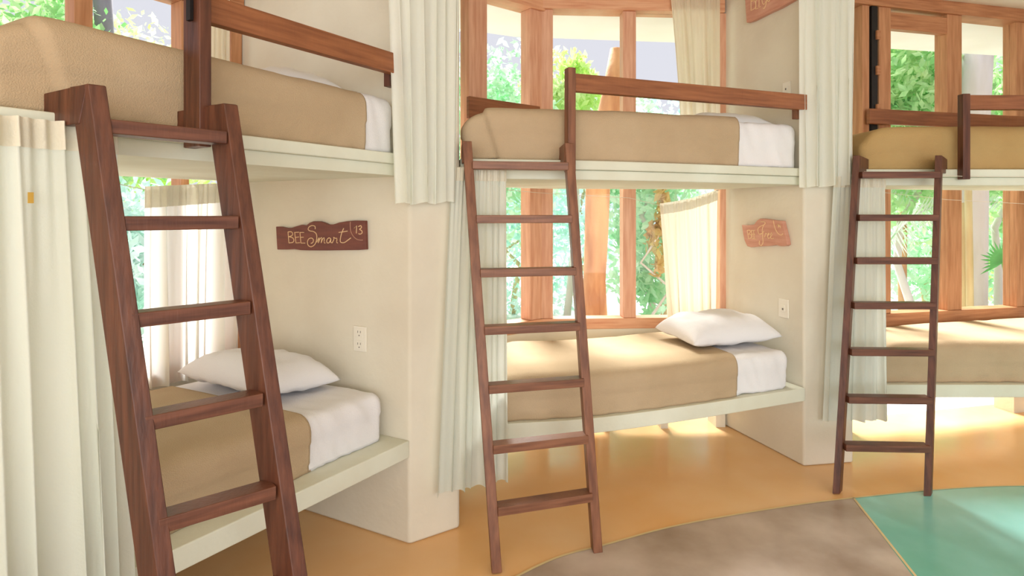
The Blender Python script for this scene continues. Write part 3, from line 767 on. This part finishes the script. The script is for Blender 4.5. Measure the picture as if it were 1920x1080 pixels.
def plate(A, B, px, py, wd_, ht_, label, name='wall_outlet', kind='outlet'):
    p, nn, dd = on_wall(A, B, px, py)
    r = empty(name, p, label, kind)
    Z = Vector((0, 0, 1))
    MB().box(p+nn*.004, dd, nn, Z, wd_, .008, ht_).build('cover_plate', M['plastic'], r, bevel=.002)
    if kind == 'outlet':
        for dz in (.027, -.027):
            MB().box(p+nn*.0095+Z*dz, dd, nn, Z, wd_*.62, .003, .042).build('socket_face', M['plastic'], r, bevel=.001)
            mb = MB()
            for sx in (-.008, .008): mb.box(p+nn*.0115+Z*(dz+.006)+dd*sx, dd, nn, Z, .0025, .001, .010)
            mb.box(p+nn*.0115+Z*(dz-.010), dd, nn, Z, .005, .001, .005)
            mb.build('slot', M['slot'], r)
    else:
        MB().box(p+nn*.0095, dd, nn, Z, wd_*.4, .004, ht_*.34).build('rocker', M['plastic'], r, bevel=.001)
        MB().box(p+nn*.012-Z*.004, dd, nn, Z, wd_*.14, .001, .012).build('slot', M['slot'], r)
plate(P1a, B1, 676.5, 635, .075, .115, 'white wall outlet above the lower bunk nearest the camera')
plate(P2a, W2b, 1470.5, 578, .075, .11, 'white light switch on the lower wall of the middle bay', 'light_switch', 'switch')
plate(P2a, W2b, 1476, 166, .06, .075, 'small white light switch on the upper wall of the middle bay, over the rail', 'light_switch', 'switch')

# ------------------------------------------------------------------ garden outside
def foliage(name, parent, c, rad, n_, m, size=.09, droop=0, seed=1):
    r_ = np.random.RandomState(seed)
    q = r_.normal(size=(n_, 3)); q /= np.linalg.norm(q, axis=1)[:, None]; q *= (r_.rand(n_, 1)**.45)
    # clump the leaves
    cl = r_.normal(size=(max(6, n_//60), 3)); cl /= np.linalg.norm(cl, axis=1)[:, None]; cl *= r_.rand(len(cl), 1)**.4
    idx = r_.randint(0, len(cl), n_)
    q = cl[idx]+q*.34
    pos = q*np.array(rad)+np.array(c)
    a = r_.normal(size=(n_, 3)); a[:, 2] -= droop; a /= np.linalg.norm(a, axis=1)[:, None]
    b = np.cross(a, r_.normal(size=(n_, 3))); b /= np.linalg.norm(b, axis=1)[:, None]
    s = size*(.6+.8*r_.rand(n_, 1))
    v = np.stack([pos-a*s*.6, pos+b*s*.28, pos+a*s*.6, pos-b*s*.28], 1).reshape(-1, 3)
    v = v-np.array(root_loc(parent))
    me = bpy.data.meshes.new(name); me.from_pydata(v.tolist(), [], [(4*i, 4*i+1, 4*i+2, 4*i+3) for i in range(n_)])
    me.materials.append(m)
    o = bpy.data.objects.new(name, me); C.objects.link(o); o.parent = parent
    o['kind'] = 'stuff'
    return o
def tree(x, y, z, rad, n_, m, label, seed, trunk=M['bark_p'], size=.09, tr=.05, cat='tree', name='leafy_tree'):
    r = empty(name, (x, y, -.08), label, cat, 'trees in the garden outside')
    rn = random.Random(seed)
    pts = [(x+rn.uniform(-.06, .06)*k_, y, -.08+(z+.3)*k_/6) for k_ in range(7)]
    MB().tube(pts, [tr*(1-.08*k_) for k_ in range(7)], 10).build('trunk', trunk, r, smooth=True)
    foliage('foliage', r, (x, y, z), rad, n_, m, size, seed=seed)
    return r
lv = [M['leaf_a'], M['leaf_b'], M['leaf_c'], M['leaf_d']]
def px(xp, y): return (xp-960)/F*y
T = [  # px, depth, z, radii, leaves, leaf kind, label
    (40, 6.2, 2.6, (1.3, .8, 1.3), 4200, 2, 'broad green tree outside the nearest upper window, at far left'),
    (265, 7.4, 2.5, (1.2, .8, 1.3), 4200, 1, 'lime green tree outside the nearest upper window, right of its mullion'),
    (235, 5.6, 1.0, (.7, .5, .7), 1800, 3, 'pale teal shrub outside the nearest lower window'),
    (890, 7.0, 2.2, (.9, .7, 1.3), 3600, 0, 'mint green tree outside the middle bay, left of the window corner'),
    (960, 8.6, 1.2, (1.3, .8, 1.4), 2600, 3, 'pale shrub far behind the window corner in the middle bay'),
    (1060, 7.6, 2.9, (.55, .5, .55), 1500, 1, 'lime tree hanging in the centre pane of the middle upper window'),
    (1085, 9.0, 1.6, (1.5, .9, 1.7), 3000, 3, 'hazy teal tree beyond the rustic roof post'),
    (1215, 6.4, 1.5, (.5, .5, 1.0), 2200, 0, 'mint shrub right of the rosy window mullion'),
    (1245, 8.2, 2.4, (1.1, .7, .9), 2300, 3, 'pale tree outside the middle upper window, right pane'),
    (1700, 6.8, 2.55, (1.0, .7, 1.25), 5200, 2, 'dense green tree outside the far right upper window'),
    (1740, 8.4, 1.2, (1.6, .8, 1.3), 3600, 0, 'mint thicket outside the far right lower window'),
    (1880, 7.2, 2.4, (.62, .6, 1.0), 2400, 2, 'green tree right of the pale trunk outside the far right window'),
    (1905, 8.8, .9, (1.0, .7, 1.1), 2000, 1, 'lime undergrowth outside the lower right window'),
]
for k, (xp, y, z, rad, n_, lk, lb) in enumerate(T):
    tree(px(xp, y), y, z, rad, int(n_*1.7), lv[lk], lb, 31+k, trunk=M['bark_p'] if k % 2 else M['bark_y'], size=.095)
t = tree(px(1236, 5.9), 5.9, 1.25, (.16, .2, .5), 260, M['leaf_o'], 'rusty leafed shrub beside the lower middle curtain', 77, size=.10, tr=.02, cat='shrub', name='shrub')

# rustic post that carries the roof overhang outside the middle bay
rp = empty('rustic_post', (px(1112, 4.75), 4.75, -.08), 'crooked orange-brown tree trunk post outside the middle window', 'post')
def pz(xp, yp, y): return Vector((px(xp, y), y, EYE+(400-yp)/F*y))
pts = [pz(1108, 780, 4.75), pz(1112, 600, 4.75), pz(1114, 540, 4.75), pz(1118, 450, 4.75), pz(1121, 350, 4.75), pz(1136, 250, 4.75), pz(1150, 180, 4.75), pz(1157, 92, 4.75)]
MB().tube(pts, [.13, .10, .09, .095, .10, .11, .095, .055], 16).build('trunk', M['bark_o'], rp, smooth=True)
MB().tube([pz(1128, 600, 4.75)+Vector((0, -.06, -.2)), pz(1126, 500, 4.70), pz(1120, 400, 4.70)], [.05, .035, .02], 10).build('stub', M['bark_o'], rp, smooth=True)
o = MB().tube([pz(199, 700, 6.4), pz(203, 300, 6.4), pz(196, 60, 6.4), pz(186, -120, 6.4)], [.13, .11, .09, .09], 12).build('tree_trunk', M['bark_g'], None, smooth=True, org=pz(199, 700, 6.4))
tag(o, 'blue-grey tree trunk outside the nearest upper window', 'tree trunk', 'bare trunks in the garden')
for xs, wd_, m_, y, lb in ((((1822, 700), (1824, 400), (1826, 250), (1836, 60)), .13, 'bark_p', 6.0, 'wide pale trunk outside the far right windows'),
                           (((1806, 700), (1808, 500), (1806, 380)), .035, 'bark_y', 5.6, 'thin yellow trunk left of the wide pale trunk'),
                           (((1820, 700), (1818, 500), (1815, 340)), .03, 'bark_y', 5.5, 'thin yellow trunk in front of the wide pale trunk'),
                           (((1692, 700), (1692, 500), (1694, 340)), .05, 'bark_o', 7.6, 'slim orange trunk seen between the rungs of the slender ladder')):
    pt_ = [pz(a_, b_, y) for a_, b_ in xs]
    tag(MB().tube(pt_, wd_, 12).build('tree_trunk', M[m_], None, smooth=True, org=pt_[0]), lb, 'tree trunk', 'bare trunks in the garden')

def blade(c, d, L, wd_, droop=.2, up=Vector((0, 0, 1))):
    d = d.normalized(); s = d.cross(Vector((0, 1, 0)))
    if s.length < .2: s = d.cross(up)
    s.normalize(); pts = []
    for i, k_ in enumerate((0, .3, .65, 1)):
        p = c+d*L*k_-up*droop*L*k_*k_; wv = wd_*(.3, 1, .8, .02)[i]
        pts += [p-s*wv/2, p+s*wv/2]
    return pts, [(0, 1, 3, 2), (2, 3, 5, 4), (4, 5, 7, 6)]
fp = empty('fan_palm', pz(1895, 700, 5.4), 'green fan palm leaf outside the far right lower window', 'palm')
c = pz(1880, 492, 5.4)
MB().tube([c, pz(1888, 530, 5.45), pz(1896, 700, 5.4)], .012, 6).build('stem', M['leaf_c'], fp, smooth=True)
M['palm'] = mat('palm_green', lin(92, 176, 92), .5, lin(130, 206, 130), 4, transl=.4)
M['palm_w'] = mat('palm_pale', lin(200, 226, 200), .5, lin(226, 232, 228), 4, transl=.5)
for k in range(13):
    an = math.radians(75+k*10.5)
    v_, f_ = blade(c, Vector((math.cos(an), -.15, math.sin(an))), .23+.03*math.sin(k*1.7), .028, .06)
    MB().add(v_, f_).build('leaf', M['palm'], fp)
for q, (x0, y0, x1, y1, lb) in enumerate(((1650, 475, 1770, 385, 'pale arching palm frond seen between the rungs of the right ladder'), (1730, 360, 1668, 350, 'pale palm frond just below the upper right bunk'), (1795, 430, 1850, 400, 'pale palm frond right of the lower right mullion'))):
    A_, B_ = pz(x0, y0, 6.0+q*.3), pz(x1, y1, 6.0+q*.3)
    fr_ = empty('palm_frond', A_, lb, 'palm frond')
    pts = [A_.lerp(B_, k/8)+Vector((0, 0, .12*math.sin(math.pi*k/8))) for k in range(9)]
    MB().tube(pts, .008, 6).build('midrib', M['palm_w'], fr_, smooth=True)
    mb = MB()
    for k in range(26):
        p = A_.lerp(B_, .15+.85*k/26)+Vector((0, 0, .12*math.sin(math.pi*(.15+.85*k/26))))
        for sg in (1, -1):
            v_, f_ = blade(p+Vector((0, .004*k*sg, 0)), (B_-A_).normalized()*.5+Vector((0, .25*math.sin(k*2.3), -.9 if sg > 0 else .5)), .26, .014, .15); mb.add(v_, f_)
    tag(mb.build('leaflets', M['palm_w'], fr_), kind='stuff')
